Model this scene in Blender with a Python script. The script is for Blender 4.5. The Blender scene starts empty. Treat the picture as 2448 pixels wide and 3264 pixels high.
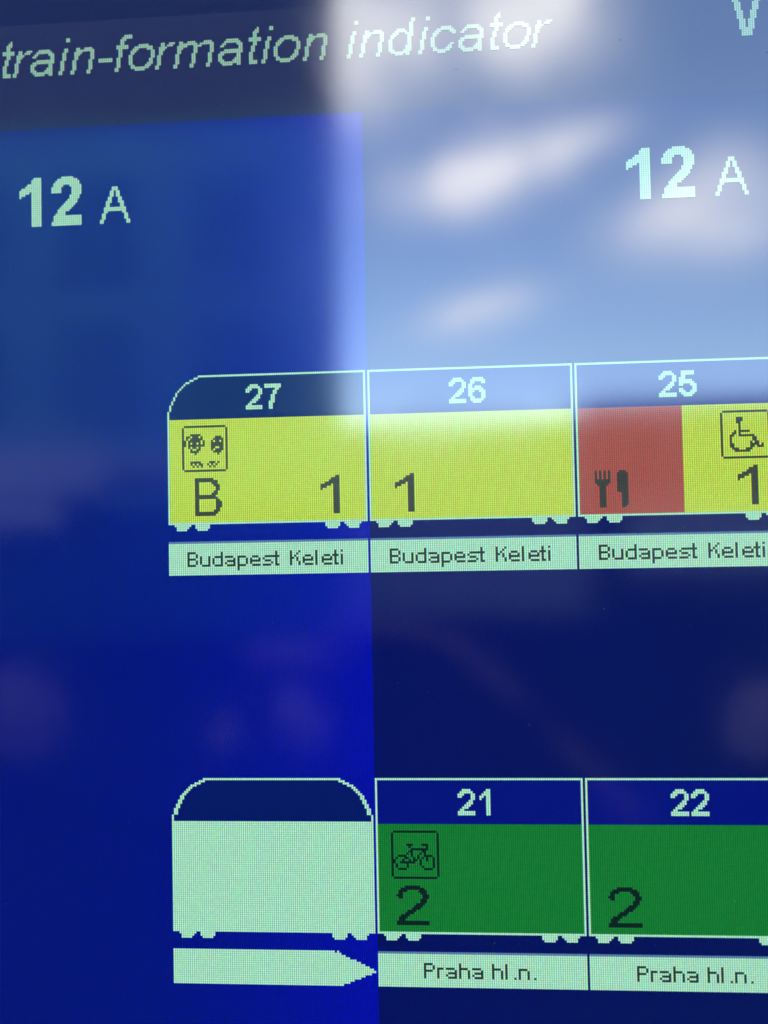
import bpy, math, random
from mathutils import Matrix, Vector

# ------------------------------------------------------------------ constants
P = 0.0005                 # pitch of one display pixel (0.5 mm)
U0, V0 = 95.0, 100.0       # display pixel that lies at the world x = 0 / z = ZC
ZC = 1.60                  # height of that pixel above the platform
EXPO = 3.82
E = 2.0 ** (-EXPO)
SUN_EL, SUN_AZ = math.radians(30), math.radians(25)   # azimuth from +Y towards +X
rnd = random.Random(7)
sc = bpy.context.scene
col = sc.collection

# ------------------------------------------------------------------ camera
R = ((0.9973760328280353, 0.019211338936387164, 0.0697995243284716),
     (-0.02126458013535469, 0.9993591780595674, 0.028793243300691787),
     (-0.06920163850572271, -0.030201948353988824, 0.9971454134396579))
CU, CV, CW = 35.1744, -21.3831, -403.4841
def s2w(a, b, c): return Vector((a, c, -b))     # right, down, into the display -> world axes
right, down, fwd = s2w(*R[0]), s2w(*R[1]), s2w(*R[2])
cam = bpy.data.cameras.new('camera'); camo = bpy.data.objects.new('camera', cam); col.objects.link(camo)
cloc = s2w(CU * P, CV * P, CW * P) + Vector((0, 0, ZC))
m = Matrix((right, -down, -fwd)).transposed().to_4x4(); m.translation = cloc
camo.matrix_world = m
cam.sensor_fit = 'HORIZONTAL'; cam.sensor_width = 36.0; cam.lens = 2762.75 / 2448 * 36
cam.clip_start = 0.01; cam.clip_end = 3000
cam.dof.use_dof = True; cam.dof.focus_distance = 404.1 * P; cam.dof.aperture_fstop = cam.lens / 6.2
sc.camera = camo
sc.render.resolution_x, sc.render.resolution_y = 768, 1024

# ------------------------------------------------------------------ sky with clouds, sun, exposure
w = bpy.data.worlds.new('World'); sc.world = w; w.use_nodes = True
nt = w.node_tree; N = nt.nodes; L = nt.links; N.clear()
def mathn(nt, op, a, b=None, c=None, clamp=False):
    n = nt.nodes.new('ShaderNodeMath'); n.operation = op; n.use_clamp = clamp
    for i, v in enumerate((a, b, c)):
        if v is None: continue
        if isinstance(v, (int, float)): n.inputs[i].default_value = v
        else: nt.links.new(v, n.inputs[i])
    return n.outputs[0]
sky = N.new('ShaderNodeTexSky'); sky.sky_type = 'NISHITA'; sky.sun_disc = False
sky.sun_elevation = SUN_EL; sky.sun_rotation = SUN_AZ; sky.air_density = 1.0; sky.dust_density = 0.25; sky.ozone_density = 2.2
tc = N.new('ShaderNodeTexCoord'); sp = N.new('ShaderNodeSeparateXYZ'); L.new(tc.outputs['Generated'], sp.inputs[0])
X, Y, Z = sp.outputs
# cloud banks given as bearing tangents (a, b) seen from the display towards the tracks
ny = mathn(nt, 'MAXIMUM', mathn(nt, 'MULTIPLY', Y, -1), 0.02)
A = mathn(nt, 'DIVIDE', X, ny); B = mathn(nt, 'DIVIDE', Z, ny)
nz = N.new('ShaderNodeTexNoise'); nz.inputs['Scale'].default_value = 13; nz.inputs['Detail'].default_value = 4; nz.inputs['Roughness'].default_value = 0.55
L.new(tc.outputs['Generated'], nz.inputs['Vector'])
nzf = mathn(nt, 'SUBTRACT', nz.outputs['Fac'], 0.5)
CLOUDS = [(-0.070, 0.585, 0.062, 0.066, 0, 1.6), (0.120, 0.610, 0.070, 0.060, 0, 1.15),
          (0.045, 0.422, 0.078, 0.026, 0.16, 1.0), (0.140, 0.448, 0.070, 0.018, 0.25, .65), (0.040, 0.388, 0.070, 0.020, 0.1, .22),
          (0.300, 0.350, 0.085, 0.034, 0.0, .75), (0.335, 0.405, 0.055, 0.032, 0, .55), (0.050, 0.262, 0.055, 0.014, 0.22, 1.0)]
dens = None
for (a0, b0, sa, sb, sl, amp) in CLOUDS:
    da = mathn(nt, 'SUBTRACT', A, a0)
    db = mathn(nt, 'SUBTRACT', mathn(nt, 'SUBTRACT', B, b0), mathn(nt, 'MULTIPLY', da, sl))
    q = mathn(nt, 'ADD', mathn(nt, 'POWER', mathn(nt, 'DIVIDE', mathn(nt, 'ABSOLUTE', da), sa), 2.0), mathn(nt, 'POWER', mathn(nt, 'DIVIDE', mathn(nt, 'ABSOLUTE', db), sb), 2.0))
    g = mathn(nt, 'MULTIPLY', mathn(nt, 'EXPONENT', mathn(nt, 'MULTIPLY', q, -0.8)), amp)
    dens = g if dens is None else mathn(nt, 'ADD', dens, g)
dens = mathn(nt, 'MULTIPLY', dens, mathn(nt, 'ADD', 1.0, mathn(nt, 'MULTIPLY', nzf, 3.2)))
far = mathn(nt, 'SUBTRACT', mathn(nt, 'MULTIPLY', nzf, 2.0), 0.34)      # ordinary broken cloud over the whole sky
dens = mathn(nt, 'ADD', dens, mathn(nt, 'MAXIMUM', far, 0.0), clamp=True)
mix = N.new('ShaderNodeMix'); mix.data_type = 'RGBA'; mix.blend_type = 'MIX'
L.new(dens, mix.inputs['Factor']); L.new(sky.outputs[0], mix.inputs['A'])
mix.inputs['B'].default_value = (7.6, 7.6, 7.5, 1)
bg = N.new('ShaderNodeBackground'); bg.inputs['Strength'].default_value = 0.1
L.new(mix.outputs['Result'], bg.inputs['Color'])
out = N.new('ShaderNodeOutputWorld'); L.new(bg.outputs[0], out.inputs['Surface'])
sl = bpy.data.lights.new('sun', 'SUN'); sl.energy = 3.0; sl.angle = math.radians(0.5); sl.color = (1, .95, .88)
so = bpy.data.objects.new('sun', sl); col.objects.link(so); so.location = (4, 6, 9)
sdir = Vector((math.sin(SUN_AZ) * math.cos(SUN_EL), math.cos(SUN_AZ) * math.cos(SUN_EL), math.sin(SUN_EL)))
so.rotation_euler = sdir.to_track_quat('Z', 'Y').to_euler()
vs = sc.view_settings; sc.display_settings.display_device = 'sRGB'
vs.view_transform = 'Standard'; vs.look = 'None'; vs.exposure = EXPO; vs.gamma = 1; vs.use_curve_mapping = False
sc.render.engine = 'CYCLES'; sc.cycles.max_bounces = 4; sc.cycles.diffuse_bounces = 2; sc.cycles.glossy_bounces = 3
w.cycles.sampling_method = 'MANUAL'; w.cycles.sample_map_resolution = 256

# ------------------------------------------------------------------ materials
def pixel_group():
    g = bpy.data.node_groups.new('display_pixel', 'ShaderNodeTree')
    g.interface.new_socket('Color', in_out='INPUT', socket_type='NodeSocketColor')
    g.interface.new_socket('Grain', in_out='INPUT', socket_type='NodeSocketFloat')
    g.interface.new_socket('Color', in_out='OUTPUT', socket_type='NodeSocketColor')
    gi = g.nodes.new('NodeGroupInput'); go = g.nodes.new('NodeGroupOutput')
    geo = g.nodes.new('ShaderNodeNewGeometry'); s = g.nodes.new('ShaderNodeSeparateXYZ'); g.links.new(geo.outputs['Position'], s.inputs[0])
    u = mathn(g, 'MULTIPLY_ADD', s.outputs[0], 1 / P, U0 + 0.5 + 400)
    v = mathn(g, 'MULTIPLY_ADD', s.outputs[2], -1 / P, V0 + 0.5 + 400 + ZC / P)
    fu, fv = mathn(g, 'FRACT', u), mathn(g, 'FRACT', v)
    cb = g.nodes.new('ShaderNodeCombineXYZ'); g.links.new(mathn(g, 'FLOOR', u), cb.inputs[0]); g.links.new(mathn(g, 'FLOOR', v), cb.inputs[1])
    wn = g.nodes.new('ShaderNodeTexWhiteNoise'); wn.noise_dimensions = '2D'; g.links.new(cb.outputs[0], wn.inputs['Vector'])
    ws = g.nodes.new('ShaderNodeSeparateColor'); g.links.new(wn.outputs['Color'], ws.inputs[0])
    rowgap = mathn(g, 'MULTIPLY_ADD', mathn(g, 'ABSOLUTE', mathn(g, 'SUBTRACT', fv, 0.5)), -0.9, 1.225)
    cs = g.nodes.new('ShaderNodeSeparateColor'); g.links.new(gi.outputs[0], cs.inputs[0])
    cc = g.nodes.new('ShaderNodeCombineColor')
    for i, c in enumerate((0.74, 0.5, 0.26)):                # red, green, blue stripes of one pixel
        t = mathn(g, 'FRACT', mathn(g, 'ADD', fu, 0.5 - c + 1.0))
        d = mathn(g, 'ABSOLUTE', mathn(g, 'SUBTRACT', t, 0.5))
        k = 0.60
        wgt = mathn(g, 'MULTIPLY_ADD', d, -4 * k, 1 + k)
        n = mathn(g, 'MULTIPLY_ADD', mathn(g, 'SUBTRACT', ws.outputs[i], 0.5), gi.outputs[1], 1.0)
        val = mathn(g, 'MULTIPLY', mathn(g, 'MULTIPLY', wgt, rowgap), n)
        g.links.new(mathn(g, 'MULTIPLY', cs.outputs[i], val), cc.inputs[i])
    g.links.new(cc.outputs[0], go.inputs[0])
    return g
PIX = pixel_group()
def lcd(name, c, c2=None, u1=0, u2=1, grain=0.15, power=1.0):
    """glowing display pixels under the panel's glossy front film; optional left-to-right colour ramp"""
    m = bpy.data.materials.new(name); m.use_nodes = True; t = m.node_tree
    b = t.nodes['Principled BSDF']
    b.inputs['Base Color'].default_value = (0, 0, 0, 1)
    b.inputs['IOR'].default_value = 1.75
    sm = t.nodes.new('ShaderNodeTexNoise'); sm.inputs['Scale'].default_value = 22; sm.inputs['Detail'].default_value = 4; sm.inputs['Distortion'].default_value = 1.2
    ge = t.nodes.new('ShaderNodeNewGeometry'); t.links.new(ge.outputs['Position'], sm.inputs['Vector'])
    t.links.new(mathn(t, 'MULTIPLY_ADD', sm.outputs['Fac'], 0.10, 0.040), b.inputs['Roughness'])     # wiped, slightly greasy
    g = t.nodes.new('ShaderNodeGroup'); g.node_tree = PIX; g.inputs[1].default_value = grain
    if c2 is None: g.inputs[0].default_value = (*c, 1)
    else:
        geo = t.nodes.new('ShaderNodeNewGeometry'); s = t.nodes.new('ShaderNodeSeparateXYZ'); t.links.new(geo.outputs['Position'], s.inputs[0])
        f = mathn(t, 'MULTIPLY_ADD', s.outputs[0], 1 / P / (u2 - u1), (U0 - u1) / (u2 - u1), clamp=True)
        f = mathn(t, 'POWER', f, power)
        mx = t.nodes.new('ShaderNodeMix'); mx.data_type = 'RGBA'; t.links.new(f, mx.inputs['Factor'])
        mx.inputs['A'].default_value = (*c, 1); mx.inputs['B'].default_value = (*c2, 1)
        t.links.new(mx.outputs['Result'], g.inputs[0])
    t.links.new(g.outputs[0], b.inputs['Emission Color']); b.inputs['Emission Strength'].default_value = E
    return m
def plain(name, c, rough=0.7, var=0.15, scale=4.0, metal=0.0):
    m = bpy.data.materials.new(name); m.use_nodes = True; t = m.node_tree; b = t.nodes['Principled BSDF']
    n = t.nodes.new('ShaderNodeTexNoise'); n.inputs['Scale'].default_value = scale; n.inputs['Detail'].default_value = 6
    r = t.nodes.new('ShaderNodeValToRGB'); t.links.new(n.outputs['Fac'], r.inputs[0])
    r.color_ramp.elements[0].position = .3; r.color_ramp.elements[1].position = .7
    r.color_ramp.elements[0].color = (*[x * (1 - var) for x in c], 1); r.color_ramp.elements[1].color = (*[min(1, x * (1 + var)) for x in c], 1)
    t.links.new(r.outputs[0], b.inputs['Base Color']); b.inputs['Roughness'].default_value = rough; b.inputs['Metallic'].default_value = metal
    return m
MT = dict(
    navy=lcd('pixels_navy', (0.0004, 0.0042, 0.110), (0.0008, 0.0062, 0.094), 96, 300, .3),
    blue=lcd('pixels_blue', (0.0002, 0.0058, 0.178), (0.0002, 0.0030, 0.37), -90, 96, .3, 2.4),  # ramp paints the panel's viewing-angle brightness falloff into the colour
    header=lcd('pixels_header', (0.010, 0.013, 0.078), grain=.3), top=lcd('pixels_top', (0.001, 0.003, 0.066)),
    track=lcd('pixels_track', (0.31, 0.61, 0.44)), title=lcd('pixels_title', (0.235, 0.43, 0.325)), mint=lcd('pixels_mint', (0.345, 0.70, 0.495)), yellow=lcd('pixels_yellow', (0.46, 0.655, 0.070)),  # track and title are mint with viewing-angle dimming put into the colour
    red=lcd('pixels_red', (0.35, 0.088, 0.070)), green=lcd('pixels_green', (0.006, 0.185, 0.028)),
    roof_dark=lcd('pixels_roof_dark', (0.0003, 0.0080, 0.128)), roof_blue=lcd('pixels_roof_blue', (0.0003, 0.0050, 0.195)),
    dim=lcd('pixels_dim', (0.085, 0.18, 0.36)),
    ink_yellow=lcd('pixels_ink_on_yellow', (0.046, 0.058, 0.040)), ink_red=lcd('pixels_ink_on_red', (0.045, 0.052, 0.048)),  # black pixels, glare from bright neighbours painted into their glow
    ink_mint=lcd('pixels_ink_on_mint', (0.020, 0.036, 0.026)), ink_green=lcd('pixels_ink_on_green', (0.0025, 0.016, 0.015)),  # same scattered glare put into these ink colours
    bezel=plain('black_bezel_plastic', (0.02, 0.02, 0.022), .45, .1, 60), case=plain('blue_painted_steel', (0.02, 0.05, 0.20), .4, .1, 12),
    slate=plain('dark_slate_cladding', (0.180, 0.460, 0.340), .8, .2, .6), ledge=plain('grey_ledge', (0.58, 0.60, 0.58), .8, .15, 1.5),
    pane=plain('dark_window_glass', (0.11, 0.34, 0.22), .6, .1, 2), shed=plain('dark_shed_cladding', (0.02, 0.028, 0.035), .8, .2, 1.0),
    attic=plain('grey_attic_cladding', (0.095, 0.140, 0.165), .8, .15, .6), plinth=plain('dark_plinth_stone', (0.03, 0.11, 0.11), .8, .2, .6),
    wing=plain('grey_glow_wing', (0.30, 0.31, 0.32), .8, .2, 1.0), dustm=plain('grey_dust', (0.10, 0.10, 0.095), 1, .5, 900),
    white=plain('white_bounce_render', (0.80, 0.79, 0.78), .9, .05, .5), pale=plain('pale_concrete', (0.50, 0.49, 0.47), .85, .15, 2), salmon=plain('pink_smudge_petals', (0.95, 0.66, 0.66), .6, .1, 8),
    rail=plain('dull_red_rail', (0.42, 0.20, 0.20), .6, .1, 8), soil=plain('soil', (0.03, 0.02, 0.015), 1, .3, 30), leaf=plain('leaf', (0.04, 0.08, 0.03), .6, .3, 40),
    asphalt=plain('platform_asphalt', (0.013, 0.014, 0.016), 1.0, .3, 9),
)

MT['asphalt'].node_tree.nodes['Principled BSDF'].inputs['Specular IOR Level'].default_value = 0.1

# ------------------------------------------------------------------ mesh helpers
def tag(o, label=None, cat=None, group=None, kind=None):
    for k, v in (('label', label), ('category', cat), ('group', group), ('kind', kind)):
        if v: o[k] = v
    return o
def link(name, verts, faces, mat, parent=None):
    me = bpy.data.meshes.new(name); me.from_pydata(verts, [], faces); me.update()
    me.materials.append(mat); o = bpy.data.objects.new(name, me); col.objects.link(o)
    if parent: o.parent = parent
    return o
def empty(name, loc=(0, 0, 0)):
    o = bpy.data.objects.new(name, None); col.objects.link(o); o.location = loc; o.empty_display_size = .02; return o
BOXF = [(0, 3, 2, 1), (4, 5, 6, 7), (0, 1, 5, 4), (1, 2, 6, 5), (2, 3, 7, 6), (3, 0, 4, 7)]
def boxv(x0, x1, y0, y1, z0, z1): return [(x0, y0, z0), (x1, y0, z0), (x1, y1, z0), (x0, y1, z0), (x0, y0, z1), (x1, y0, z1), (x1, y1, z1), (x0, y1, z1)]
def boxes(name, bs, mat, parent=None, bev=0):
    vs, fs = [], []
    for b in bs:
        k = len(vs); vs += boxv(*b); fs += [tuple(i + k for i in f) for f in BOXF]
    if parent is not None and parent.location.length:
        off = parent.location; vs = [(a - off.x, b - off.y, c - off.z) for a, b, c in vs]
    o = link(name, vs, fs, mat, parent)
    if bev:
        md = o.modifiers.new('bevel', 'BEVEL'); md.width = bev; md.segments = 2
    return o
LAYER = 0.000015
def wx(u): return (u - U0) * P
def wz(v): return ZC - (v - V0) * P
ROOT = empty('train_formation_display', (wx(100), 0.05, 0))
tag(ROOT, 'lit blue train formation display with rows of coloured carriages', 'display')
def rects(name, rs, layer, mat, parent):
    """flat patches of lit pixels; each rect = (first column, last column, first row, last row), inclusive"""
    vs, fs = [], []; y = -layer * LAYER; o = ROOT.location
    for (a, b, c, d) in rs:
        k = len(vs); x0, x1, z0, z1 = wx(a - .5), wx(b + .5), wz(d + .5), wz(c - .5)
        vs += [(x - o.x, y - o.y, z - o.z) for x, z in ((x0, z0), (x1, z0), (x1, z1), (x0, z1))]
        fs.append((k, k + 1, k + 2, k + 3))
    return link(name, vs, fs, mat, parent)
def merge(cells):
    """set of (col, row) -> list of rects: horizontal runs, equal runs joined downwards"""
    rows = {}
    for c, r in cells: rows.setdefault(r, []).append(c)
    runs = []
    for r in sorted(rows):
        cs = sorted(set(rows[r])); s = p = cs[0]
        for c in cs[1:] + [None]:
            if c is None or c != p + 1:
                runs.append([s, p, r, r]); s = c
            p = c
    outl = []
    for q in runs:
        for o in outl:
            if o[0] == q[0] and o[1] == q[1] and o[3] == q[2] - 1: o[3] = q[3]; break
        else: outl.append(q)
    return outl
def cells_of(bm, u, v): return {(u + i, v + j) for j, line in enumerate(bm) for i, ch in enumerate(line) if ch == '#'}
def glyph(name, bm, u, v, mat, parent, layer=5): return rects(name, merge(cells_of(bm, u, v)), layer, mat, parent)
def B_(s): return s.split()

# ------------------------------------------------------------------ pixel lettering
NUM = {
 '2': B_('..####.. .######. ###...## ##....## ......## .....##. ....###. ...###.. ..###... .##..... ######## ########'),
 '7': B_('######## ######## .....##. ....##.. ....##.. ...##... ...##... ...##... ..###... ..##.... ..##.... ..##....'),
 '6': B_('..#####. .####### .##...## ##...... ##.###.. #######. ###..### ##....## ##....## .##...## .######. ..####..'),
 '5': B_('.######. .######. .##..... ###..... ######.. #######. ##...### ......## ##....## ###..### .######. ..####..'),
 '1': B_('...## ..### .#### ####. #..## ...## ...## ...## ...## ...## ...## ...##'),
}
NUM['1'] = B_('...## ..### .#### ##.## #..## ...## ...## ...## ...## ...## ...## ...##')
CLS = {
 '1': B_('.......## .....#### ....##### ..####### ##.####.. ##')}
c1 = {}
for c, (a, b) in {0: (4, 6), 1: (4, 5), 2: (3, 5), 3: (3, 4), 4: (2, 4), 5: (1, 3), 6: (1, 17), 7: (0, 17), 8: (0, 17)}.items():
    for r in range(a, b + 1): c1[(c, r)] = 1
def bitmap(cells, w, h): return [''.join('#' if (c, r) in cells else '.' for c in range(w)) for r in range(h)]
CLS['1'] = bitmap(c1, 9, 18)
c2 = {}
def span(d, r, *rs):
    for a, b in rs:
        for c in range(a, b + 1): d[(c, r)] = 1
for r, rs in enumerate([[(4, 10)], [(2, 12)], [(1, 4), (10, 13)], [(1, 2), (11, 13)], [(0, 2), (12, 14)], [(1, 2), (12, 14)], [(11, 13)], [(11, 13)],
                        [(9, 12)], [(8, 11)], [(7, 10)], [(5, 8)], [(4, 7)], [(2, 5)], [(1, 4)], [(1, 3)], [(0, 14)], [(0, 14)]]): span(c2, r, *rs)
CLS['2'] = bitmap(c2, 15, 18)
CLS['B'] = B_('#########.... ###########.. ##......###.. ##.......###. ##........##. ##........##. ##.......##.. ##......###.. ##########... '
              '###########.. ##........##. ##........### ##........### ##........### ##........##. ##.......###. ###########.. ##########...')
b1 = {}
for c, (a, b) in {0: (6, 9), 1: (5, 8), 2: (5, 8), 3: (4, 7), 4: (3, 7), 5: (3, 6), 6: (1, 23), 7: (0, 23), 8: (0, 23), 9: (0, 23), 10: (0, 23)}.items():
    for r in range(a, b + 1): b1[(c, r)] = 1
b2 = {}
for r, rs in enumerate([[(5, 10)], [(3, 12)], [(2, 13)], [(1, 13)], [(1, 5), (9, 14)], [(0, 4), (10, 14)], [(0, 4), (10, 14)], [(0, 4), (10, 14)], [(10, 14)],
                        [(9, 13)], [(9, 13)], [(8, 12)], [(7, 12)], [(6, 11)], [(5, 10)], [(4, 9)], [(3, 8)], [(3, 6)], [(2, 6)], [(1, 14)], [(1, 14)], [(1, 14)], [(0, 14)], [(0, 14)]]): span(b2, r, *rs)
ba = {}
for r, rs in enumerate([[(6, 8)], [(6, 8)], [(5, 6), (8, 9)], [(5, 6), (8, 9)], [(5, 6), (8, 9)], [(4, 5), (9, 10)], [(4, 5), (9, 10)], [(3, 5), (9, 11)], [(3, 4), (10, 11)],
                        [(3, 4), (10, 11)], [(2, 12)], [(2, 12)], [(2, 3), (11, 12)], [(1, 2), (12, 13)], [(1, 2), (12, 13)], [(1, 2), (12, 13)], [(0, 1), (13, 14)], [(0, 1), (13, 14)]]): span(ba, r, *rs)
BIG = {'1': bitmap(b1, 11, 24), '2': bitmap(b2, 15, 24), 'A': bitmap(ba, 15, 18)}
ITAL = {  # top row first, last row stands on the base line
 't': B_('....#. ...##. ..###. ..##.. ..##.. ###### ###### ..##.. ..##.. .##... .##... .##... ##.... ##.... ##.... ##.... ####.. ####..'),
 'r': B_('...##..### ...##.###. ..####.... ..###..... ..##...... ..##...... .##....... .##....... .##....... .##....... .##....... ##........ ##........'),
 'a': B_('....######.. ...########. ..##.....### .##.......## ..........## ...######### .########### ###......##. ##.......##. ##......###. ###....####. .##########. ..#####..##.'),
 'i': B_('....## ....## ...... ...... ...... ...##. ...##. ..##.. ..##.. ..##.. ..##.. .##... .##... .##... .##... .##... ##.... ##....'),
 'n': B_('...##..####. ...######### ..####....## ..###.....## ..##......## ..##......## .##......##. .##......##. .##......##. .##......##. .##......##. ##......##.. ##......##..'),
 '-': B_('####### ####### ....... ....... ....... ....... .......'),
 'f': B_('.....#### ....##### ...###... ...##.... ...##.... .######.. .######.. ..##..... ..##..... ..##..... ..##..... .##...... .##...... .##...... .##...... .##...... ##....... ##.......'),
 'o': B_('.....#####... ...#########. ..###....###. .###.......## .##........## ##.........## ##.........## ##........##. ##........##. ##.......###. .##.....###.. .#########... ...#####.....'),
 'm': B_('...##..####....####. ...#########.####### ..#####...####....## ..###.....##......## ..##......##......## ..##......##......## .##......##......##. .##......##......##. .##......##......##. .##......##......##. .##......##......##. ##......##......##.. ##......##......##..'),
 'd': B_('...........## ...........## ..........##. ..........##. ..........##. ....####..##. ...######.##. ..###...####. .###.....###. .##......##.. ##.......##.. ##.......##.. ##.......##.. ##......###.. ##......###.. ###....####.. .#########... ...####.##...'),
 'c': B_('.....#####.. ...########. ..###....### .###......## .##......... ##.......... ##.......... ##.......... ##.......##. ##......##.. .##....###.. .########... ...####.....'),
}
cv = {}
for r in range(24):                       # big capital V, strokes three pixels wide
    if r <= 2: span(cv, 23 - r, (10, 14))
    elif r == 3: span(cv, 23 - r, (9, 15))
    else:
        s = (r - 3 + 3) // 4 + 0
        span(cv, 23 - r, (10 - s, 12 - s), (12 + s, 14 + s))
ITAL['V'] = bitmap(cv, 25, 24)
SMALL = {
 'B': B_('####. #...# #...# ####. #...# #...# ####.'), 'u': B_('..... ..... #...# #...# #...# #...# .####'), 'd': B_('....# ....# .#### #...# #...# #...# .####'),
 'a': B_('..... ..... ####. ....# .#### #...# .####'), 'p': B_('..... ..... ####. #...# #...# #...# ####. #.... #....'), 'e': B_('..... ..... .###. #...# ##### #.... .####'),
 's': B_('..... ..... .#### #.... .###. ....# ####.'), 't': B_('.#. .#. ### .#. .#. .#. .##'), 'K': B_('#...# #..#. #.#.. ##.#. #..#. #...# #...#'),
 'l': B_('# # # # # # #'), 'i': B_('# . # # # # #'), 'P': B_('####. #...# #...# ####. #.... #.... #....'), 'r': B_('... ... ### #.. #.. #.. #..'),
 'h': B_('#.... #.... ####. #...# #...# #...# #...#'), 'n': B_('..... ..... ####. #...# #...# #...# #...#'), '.': B_('. . . . . . #'),
}
BUDAPEST = [('B', 9), ('u', 15), ('d', 21), ('a', 27), ('p', 33), ('e', 39), ('s', 45), ('t', 50), ('K', 58), ('e', 64), ('l', 70), ('e', 73), ('t', 78), ('i', 82)]
PRAHA = [('P', 21), ('r', 27), ('a', 31), ('h', 37), ('a', 43), ('h', 52), ('l', 58), ('.', 62), ('n', 64), ('.', 71)]

def icon(rowsd):
    d = {}
    span(d, 0, (1, 20)); span(d, 21, (1, 20))
    for r in range(1, 21): d[(0, r)] = 1; d[(21, r)] = 1
    for r, cs in rowsd.items():
        for c in cs: d[(c, r)] = 1
    return bitmap(d, 22, 22)
rg = lambda a, b: list(range(a, b + 1))
FAMILY = icon({4: rg(4, 8), 5: [2, 3, 5, 6, 7, 9] + rg(16, 18), 6: [2] + rg(4, 9) + rg(15, 19), 7: [1] + rg(3, 8) + [10, 14, 16, 17, 19], 8: [1, 3, 5, 6, 8, 10] + rg(14, 19),
               9: [1] + rg(3, 10) + rg(14, 19), 10: [3, 5, 6, 8, 14, 15, 18, 19], 11: [4, 7, 8, 14] + rg(16, 19), 12: rg(4, 7) + rg(15, 18), 13: [6, 17],
               17: rg(4, 8) + rg(13, 15) + [17], 18: [4, 6, 8, 9, 12, 14, 16], 19: [5, 7, 9, 13, 15]})
CHAIR = icon({3: rg(7, 9), 4: rg(7, 9), 5: [7, 8], 6: [8], 7: [8], 8: [8], 9: [6] + rg(8, 12), 10: [5, 6, 8], 11: [4, 5] + rg(8, 14), 12: [4, 14, 15], 13: [4, 14, 15],
              14: [4, 13, 15, 16], 15: [4, 5] + rg(13, 16) + [18], 16: [4, 5, 13, 14] + rg(16, 18), 17: rg(5, 7) + rg(11, 13), 18: rg(6, 12)})
BIKE = icon({6: rg(7, 9) + rg(14, 16), 7: [8, 16], 8: rg(9, 16), 9: [8, 9, 14, 15], 10: [7, 9, 13, 15], 11: rg(3, 6) + [9, 12] + rg(15, 18), 12: [2, 6, 7, 10, 12, 14, 16, 19],
             13: [1, 5, 8, 10, 11, 13, 16, 19], 14: [1] + rg(4, 10) + [13, 19], 15: [2, 7, 13, 19], 16: [2, 7, 14, 19], 17: rg(3, 6) + rg(15, 18)})
FORK = ['#.#.#.#'] * 4 + ['#######'] * 2 + ['.#####.'] + ['..###..'] * 10
KNIFE = ['.###.'] + ['#####'] * 9 + ['..###'] * 6 + ['..##.']

# ------------------------------------------------------------------ the display: body
rects('screen', [(-100, 300, -205, 315)], 0, MT['navy'], ROOT)['label'] = 'dark navy screen background'
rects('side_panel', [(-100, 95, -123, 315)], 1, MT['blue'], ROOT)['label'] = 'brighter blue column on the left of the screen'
rects('header_band', [(-100, 300, -175, -124)], 1, MT['header'], ROOT)['label'] = 'grey blue title band'
rects('top_band', [(-100, 300, -205, -176)], 1, MT['top'], ROOT)['label'] = 'dark band along the top of the screen'
xa, xb, za, zb = wx(-100.5), wx(300.5), wz(315.5), wz(-205.5)
bz = boxes('bezel', [(xa - .03, xa, -.006, .04, za - .03, zb + .03), (xb, xb + .03, -.006, .04, za - .03, zb + .03),
                     (xa, xb, -.0055, .04, zb, zb + .03), (xa, xb, -.0055, .04, za - .03, za)], MT['bezel'], ROOT)
boxes('housing', [(xa - .035, xb + .035, .002, .11, za - .035, zb + .035)], MT['case'], ROOT)
boxes('post', [(wx(100) - .04, wx(100) + .04, .03, .09, 0, za - .036)], MT['case'], ROOT)
boxes('base_plate', [(wx(100) - .12, wx(100) + .12, -.02, .14, 0.0005, .015)], MT['case'], ROOT)

# title line
def part(name, label=None):
    o = empty(name); o.parent = ROOT; o.location = (0, 0, 0)
    if label: o['label'] = label
    return o
title = part('title_text', 'pale italic heading train-formation indicator')
TITLE = [('t', -80), ('r', -75), ('a', -66), ('i', -52), ('n', -46), ('-', -32), ('f', -24), ('o', -17), ('r', -4), ('m', 5), ('a', 27), ('t', 42), ('i', 48), ('o', 54), ('n', 68),
         ('i', 89), ('n', 95), ('d', 109), ('i', 123), ('c', 129), ('a', 142), ('t', 157), ('o', 163), ('r', 176)]
for ch, u in TITLE:
    bm = ITAL[ch]; glyph('hyphen' if ch == '-' else 'letter', bm, u, -150 - (len(bm) - 1), MT['title'], title)
cap = part('caption_text', 'large pale letter V at the top right')
glyph('letter', ITAL['V'], 262, -150 - 23, MT['title'], cap)
for du, where in ((0, 'left'), (290, 'right')):
    tl = part('track_number', 'pale track number 12 A at the ' + where)
    glyph('digit', BIG['1'], -72 + du, -76 - 23, MT['track'], tl); glyph('digit', BIG['2'], -56 + du, -76 - 23, MT['track'], tl)
    glyph('letter', BIG['A'], -32 + du, -76 - 17, MT['track'], tl)

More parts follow.
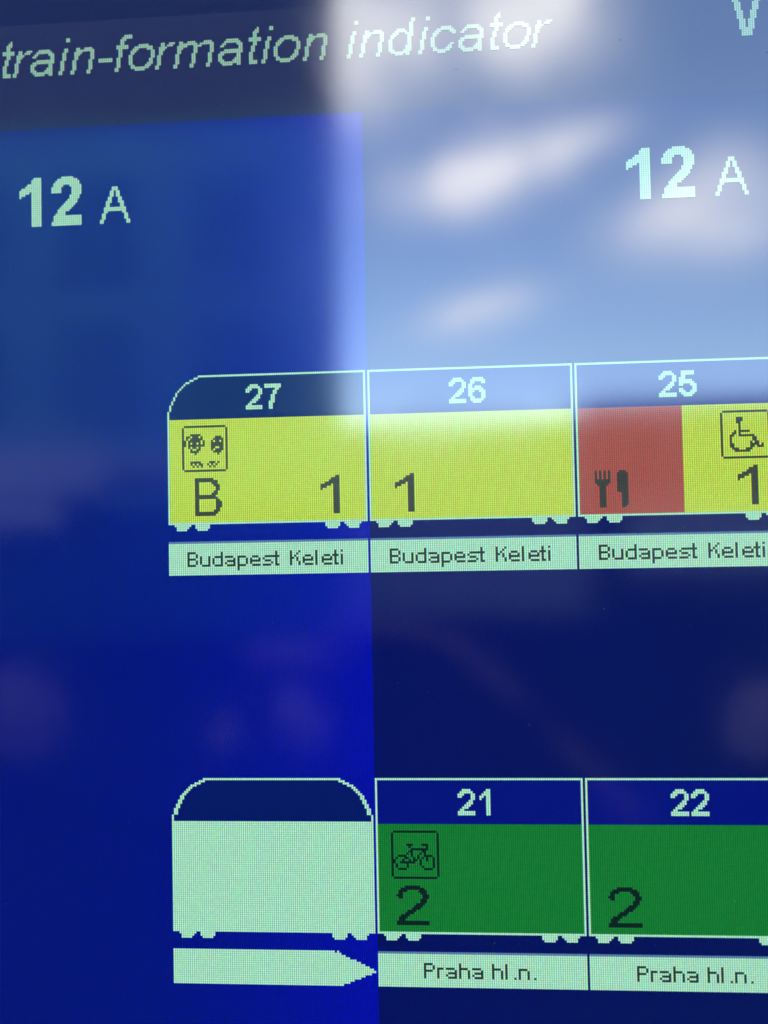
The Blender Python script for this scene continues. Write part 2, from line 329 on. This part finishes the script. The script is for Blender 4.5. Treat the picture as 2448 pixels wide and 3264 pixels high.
# ------------------------------------------------------------------ carriages
CURVE = {0: (17, 20), 1: (14, 16), 2: (12, 13), 3: (10, 11), 4: (8, 9), 5: (7, 7), 6: (6, 6), 7: (5, 5), 8: (4, 4), 9: (3, 3), 10: (3, 3), 11: (2, 2), 12: (2, 2), 13: (1, 1), 14: (1, 1)}
WHEEL_A = [(3, 10, 71), (4, 9, 72), (4, 8, 73)]
WHEEL_B = [(13, 19, 71), (13, 19, 72), (14, 18, 73)]
def wheels(c, u, v):
    for wl in (WHEEL_A, WHEEL_B):
        rects('wheel', [(u + a, u + b, v + r, v + r) for a, b, r in wl], 4, MT['mint'], c)
    for wl in (WHEEL_B, WHEEL_A):
        rects('wheel', [(u + 94 - b, u + 94 - a, v + r, v + r) for a, b, r in wl], 4, MT['mint'], c)
def carriage(u, v, label, number, bands, roof, nose=False):
    c = part('carriage', label)
    # roof area behind the number
    if nose:
        edge = {}
        for cc, (a, b) in CURVE.items():
            for r in range(a, b + 1): edge[r] = max(edge.get(r, 0), cc)
        cells = []
        for r in range(1, 21):
            cells.append((u + edge.get(r, 0), u + 94, v + r, v + r))
        rects('roof', cells, 2, roof, c)
        line = {(cc, r) for cc, (a, b) in CURVE.items() for r in range(a, b + 1)} | {(0, r) for r in range(21, 71)} | {(k, 0) for k in range(15, 95)}
    else:
        rects('roof', [(u, u + 94, v, v + 20)], 2, roof, c)
        line = {(0, r) for r in range(0, 71)} | {(k, 0) for k in range(0, 95)}
    line |= {(94, r) for r in range(0, 71)} | {(k, 70) for k in range(0, 95)}
    for a, b, mt in bands:
        rects('side', [(u + a, u + b, v + 21, v + 69)], 2, mt, c)
    rects('outline', merge({(u + a, v + b) for a, b in line}), 4, MT['mint'], c)
    wheels(c, u, v)
    for ch, du in number: glyph('digit', NUM[ch], u + du, v + 5, MT['mint'], c)
    return c
def strip(u, v, text, label):
    s = part('destination_strip', label)
    rects('plate', [(u, u + 94, v + 80, v + 94)], 2, MT['mint'], s)
    rects('plate_edge', [(u, u + 94, v + 79, v + 79)], 2, MT['dim'], s)
    for ch, du in text: glyph('full_stop' if ch == '.' else 'letter', SMALL[ch], u + du, v + 84, MT['ink_mint'], s)
Y_, IK = MT['yellow'], MT['ink_yellow']
c = carriage(0, 0, 'yellow end carriage 27 with rounded nose and family pictogram', [('2', 38), ('7', 47)], [(1, 93, Y_)], MT['roof_dark'], True)
glyph('family_pictogram', FAMILY, 7, 24, IK, c); glyph('class_letter', CLS['B'], 13, 49, IK, c); glyph('class_digit', CLS['1'], 73, 49, IK, c)
strip(0, 0, BUDAPEST, 'Budapest Keleti strip under carriage 27')
c = carriage(96, 0, 'plain yellow first class carriage 26', [('2', 38), ('6', 47)], [(1, 93, Y_)], MT['roof_blue'])
glyph('class_digit', CLS['1'], 108, 49, IK, c)
strip(96, 0, BUDAPEST, 'Budapest Keleti strip under carriage 26')
c = carriage(192, 0, 'half red and half yellow restaurant carriage 25', [('2', 38), ('5', 47)], [(1, 47, MT['red']), (48, 93, Y_)], MT['roof_blue'])
glyph('fork', FORK, 200, 50, MT['ink_red'], c); glyph('knife', KNIFE, 210, 50, MT['ink_red'], c)
glyph('wheelchair_pictogram', CHAIR, 257, 24, IK, c); glyph('class_digit', CLS['1'], 264, 49, IK, c)
strip(192, 0, BUDAPEST, 'Budapest Keleti strip under carriage 25')
# second row: locomotive with arrow, carriages 21 and 22
v2 = 190
lo = part('locomotive', 'pale green locomotive with two rounded roof corners')
edge = {}
for cc, (a, b) in CURVE.items():
    for r in range(a, b + 1): edge[r] = max(edge.get(r, 0), cc)
rects('roof', [(edge.get(r, 0), 94 - edge.get(r, 0), v2 + r, v2 + r) for r in range(1, 20)], 2, MT['roof_dark'], lo)
line = set()
for cc, (a, b) in CURVE.items():
    for r in range(a, min(b, 19) + 1):
        for k in (cc, cc + 1):
            line |= {(k, r), (94 - k, r)} if not (cc == 0 and k == 1) else set()
line |= {(k, 0) for k in range(15, 80)}
rects('outline', merge({(a, v2 + b) for a, b in line}), 4, MT['mint'], lo)
rects('side', [(0, 94, v2 + 20, v2 + 70)], 4, MT['mint'], lo)
wheels(lo, 0, v2)
ar = {}
for r in range(79, 95): span(ar, r, (0, 75))
ar[(77, 79)] = 1
for r in range(80, 95):
    t = (r - 79) / 8.5 if r <= 87 else (94.8 - r) / 6.9
    span(ar, r, (76, min(94, int(76 + 18.4 * t + .5)) if r <= 87 else min(94, int(77 + 17.5 * t + .5))))
aw = part('arrow_strip', 'pale strip ending in an arrow point under the locomotive')
rects('arrow', merge({(a, v2 + b) for a, b in ar}), 3, MT['mint'], aw)
for k, num, lab in ((96, [('2', 38), ('1', 48)], 'green second class carriage 21 with bicycle pictogram'), (192, [('2', 38), ('2', 47)], 'plain green second class carriage 22')):
    c = carriage(k, v2, lab, num, [(1, 93, MT['green'])], MT['roof_blue'])
    if k == 96: glyph('bicycle_pictogram', BIKE, 103, v2 + 24, MT['ink_green'], c)
    glyph('class_digit', CLS['2'], k + 9, v2 + 49, MT['ink_green'], c)
    strip(k, v2, PRAHA, 'Praha hl.n. strip under carriage ' + ('21' if k == 96 else '22'))

bw = boxes('shade_wall', [(-40, 40, .16, 8, 0, 24)], MT['white']); tag(bw, 'added tall white wall behind the display, shades the platform and bounces light', 'wall')  # unseen wall added to shade ground and facade and to bounce light
# ------------------------------------------------------------------ the platform in front of the display (seen only as its reflection)
g = link('platform_ground', [(-400, -400, 0), (400, -400, 0), (400, 400, 0), (-400, 400, 0)], [(0, 1, 2, 3)], MT['asphalt']); tag(g, kind='structure')
b = empty('station_building', (-8, -14, 0)); tag(b, 'tall dark slate station building with a grey ledge, mirrored at left', 'building')
boxes('wall', [(-16, -1.80, -15.5, -14, 2.2, 8.7)], MT['slate'], b)
boxes('attic', [(-16, -1.80, -15.5, -14, 8.7, 15)], MT['attic'], b)
boxes('plinth', [(-16, -1.80, -15.5, -14, 0, 2.2)], MT['plinth'], b)
boxes('ledge', [(-16, -5.6, -14, -13.6, 2.45, 3.25), (-16, -4.2, -14, -13.75, 2.75, 3.0), (-16, -6.4, -14, -13.7, 1.9, 2.45)], MT['ledge'], b)
for i in range(6):
    for j in range(2):
        x = -15.6 + i * 2.3; z = 3.7 + j * 2.4
        wdw = boxes('window', [(x - .08, x + 1.38, -14, -13.93, z - .08, z + 1.78)], MT['slate'], b)
        pn = boxes('pane', [(x, x + 1.3, -13.94, -13.92, z, z + 1.7)], MT['pane'], b); pn.parent = wdw
s = empty('goods_shed', (8, -18, 0)); tag(s, 'long low dark goods shed, mirrored under the clouds', 'shed')
boxes('wall', [(3.0, 22, -26, -18, 0, 3.95)], MT['shed'], s); boxes('glow_wing', [(-4.5, 2.98, -26, -18, 0, 3.75)], MT['wing'], s)  # pale wing added to put a soft glow into the reflection
boxes('glow_wing_roof', [(-4.6, 2.98, -26.1, -17.8, 3.75, 4.0)], MT['wing'], s)
boxes('roof', [(2.99, 22.2, -26.2, -17.7, 3.95, 4.35)], MT['shed'], s)
lw = empty('parapet_wall', (5, -10, 0)); tag(lw, 'pale concrete parapet wall raised on dark stub legs, mirrored at right', 'wall')
boxes('panel', [(2.2, 9, -10.4, -10, 1.15, 1.95)], MT['pale'], lw); boxes('coping', [(2.1, 9.1, -10.45, -9.95, 1.95, 2.03)], MT['pale'], lw)
for x in (2.5, 5.5, 8.3): boxes('leg', [(x, x + .3, -10.35, -10.05, 0, 1.15)], MT['soil'], lw)
def clump(name, cx, cy, cz, rx, rz, tilt, n, mat, parent, seed):
    r_ = random.Random(seed); vs, fs = [], []
    for _ in range(n):                                   # many small petals spread through the head
        while True:
            p = Vector((r_.uniform(-1, 1), r_.uniform(-1, 1), r_.uniform(-1, 1)))
            if p.length < 1 and r_.random() < 1.15 - .6 * p.length * (1 if p.z < .2 else 1.5): break
        q = Vector((p.x * rx + tilt * p.z * rz, p.y * rx, p.z * rz)) + Vector((cx, cy, cz)) - parent.location
        a_ = Vector((r_.gauss(0, 1), r_.gauss(0, 1), r_.gauss(0, 1))).normalized(); b_ = a_.orthogonal().normalized(); s_ = r_.uniform(.018, .034)
        k = len(vs); vs += [tuple(q + s_ * (x * a_ + y * b_)) for x, y in ((-1, -.6), (1, -.6), (1, .6), (-1, .6))]; fs.append((k, k + 1, k + 2, k + 3))
    return link(name, vs, fs, mat, parent)
def smudge_pot(x, y, zc, rx, rz, tilt, n, label, seed):  # made-up pots of petals standing for unidentified pinkish reflections
    t = empty('smudge_pot', (x, y, 0)); tag(t, label, 'made-up pot')
    ring = []
    for z, r in ((0, .10), (.25, .14), (.27, .15), (.30, .15), (.30, .13), (.24, .12)):
        ring += [(r * math.cos(k * math.pi / 8), r * math.sin(k * math.pi / 8), z) for k in range(16)]
    fs = [(i * 16 + k, i * 16 + (k + 1) % 16, i * 16 + 16 + (k + 1) % 16, i * 16 + 16 + k) for i in range(5) for k in range(16)] + [tuple(range(80, 96)), tuple(range(16))[::-1]]
    link('pot', ring, fs, MT['soil'], t)
    tube('stem', [Vector((x, y, .2)), Vector((x, y, zc - rz * .4))], .008, MT['leaf'], t)
    clump('blossom', x, y, zc, rx, rz, tilt, n, MT['salmon'], t, seed)
def tube(name, pts, r, mat, parent, seg=10):
    vs, fs = [], []
    for i, q in enumerate(pts):
        d = (pts[min(i + 1, len(pts) - 1)] - pts[max(i - 1, 0)]).normalized(); a = d.orthogonal().normalized(); b2_ = d.cross(a)
        vs += [tuple(q + r * (math.cos(k * 2 * math.pi / seg) * a + math.sin(k * 2 * math.pi / seg) * b2_) - parent.location) for k in range(seg)]
        if i: fs += [((i - 1) * seg + k, (i - 1) * seg + (k + 1) % seg, i * seg + (k + 1) % seg, i * seg + k) for k in range(seg)]
    fs += [tuple(range(seg))[::-1], tuple(range((len(pts) - 1) * seg, len(pts) * seg))]
    return link(name, vs, fs, mat, parent)
smudge_pot(-0.69, -4.0, .74, .085, .14, -.45, 1300, 'made-up small pot of pink petals for the smudge mirrored below carriage 27', 1)
smudge_pot(-1.07, -4.0, .68, .05, .07, 0, 130, 'made-up thin pot of pink petals for the smudge mirrored left of the small pot', 2)
smudge_pot(-2.62, -5.0, .56, .22, .28, -.2, 3800, 'made-up tall pot of pink petals for the smudge mirrored at the left edge', 3)
smudge_pot(1.86, -5.0, .50, .20, .22, .2, 3000, 'made-up pot of pink petals for the smudge mirrored at the right edge', 4)
bn = empty('smudge_board', (-.72, -4.3, 0)); tag(bn, 'made-up narrow pinkish board on dark legs for the bar mirrored below carriage 27', 'bench')  # invented board, placed to give a faint pinkish bar in the reflection
boxes('seat', [(-1.02, -.55, -4.45, -4.25, .99, 1.04)], MT['rail'], bn)
for x in (-.98, -.62): boxes('leg', [(x, x + .03, -4.37, -4.33, 0, .99)], MT['soil'], bn)

hr = empty('streak_rail', (0.2, -3.0, 0)); tag(hr, 'made-up bent pinkish handrail going down, mirrored faintly at centre', 'streak_rail')  # invented rail, bent to give the faint curved streak in the reflection
pts = [Vector((x, -3.0, z)) for x, z in ((-.42, 1.30), (-.16, 1.285), (.02, 1.24), (.12, 1.16), (.23, 1.06), (.46, .83), (.70, .58))]
tube('rail', pts, .020, MT['rail'], hr)
for q in (pts[0], pts[-1]): tube('post', [Vector((q.x, q.y, 0)), Vector((q.x, q.y, q.z - .02))], .015, MT['soil'], hr)

# a little dust on the front film
rd = random.Random(11); vs_, fs_ = [], []; o = ROOT.location
for _ in range(130):
    u, v = rd.uniform(-95, 295), rd.uniform(-200, 310); r = P * rd.choice((.10, .12, .15, .2, .28)); k = len(vs_); n = 5; e = rd.uniform(.4, 1); ph = rd.uniform(0, 3)
    for i in range(n):
        an = ph + i * 2 * math.pi / n; vs_.append((wx(u) + r * math.cos(an) - o.x, -.00012 - o.y, wz(v) + r * e * math.sin(an) - o.z))
    vs_.append((wx(u) - o.x, -.00016 - o.y, wz(v) - o.z)); fs_ += [(k + i, k + (i + 1) % n, k + n) for i in range(n)]
du = link('dust', vs_, fs_, MT['dustm'], ROOT); du['kind'] = 'stuff'
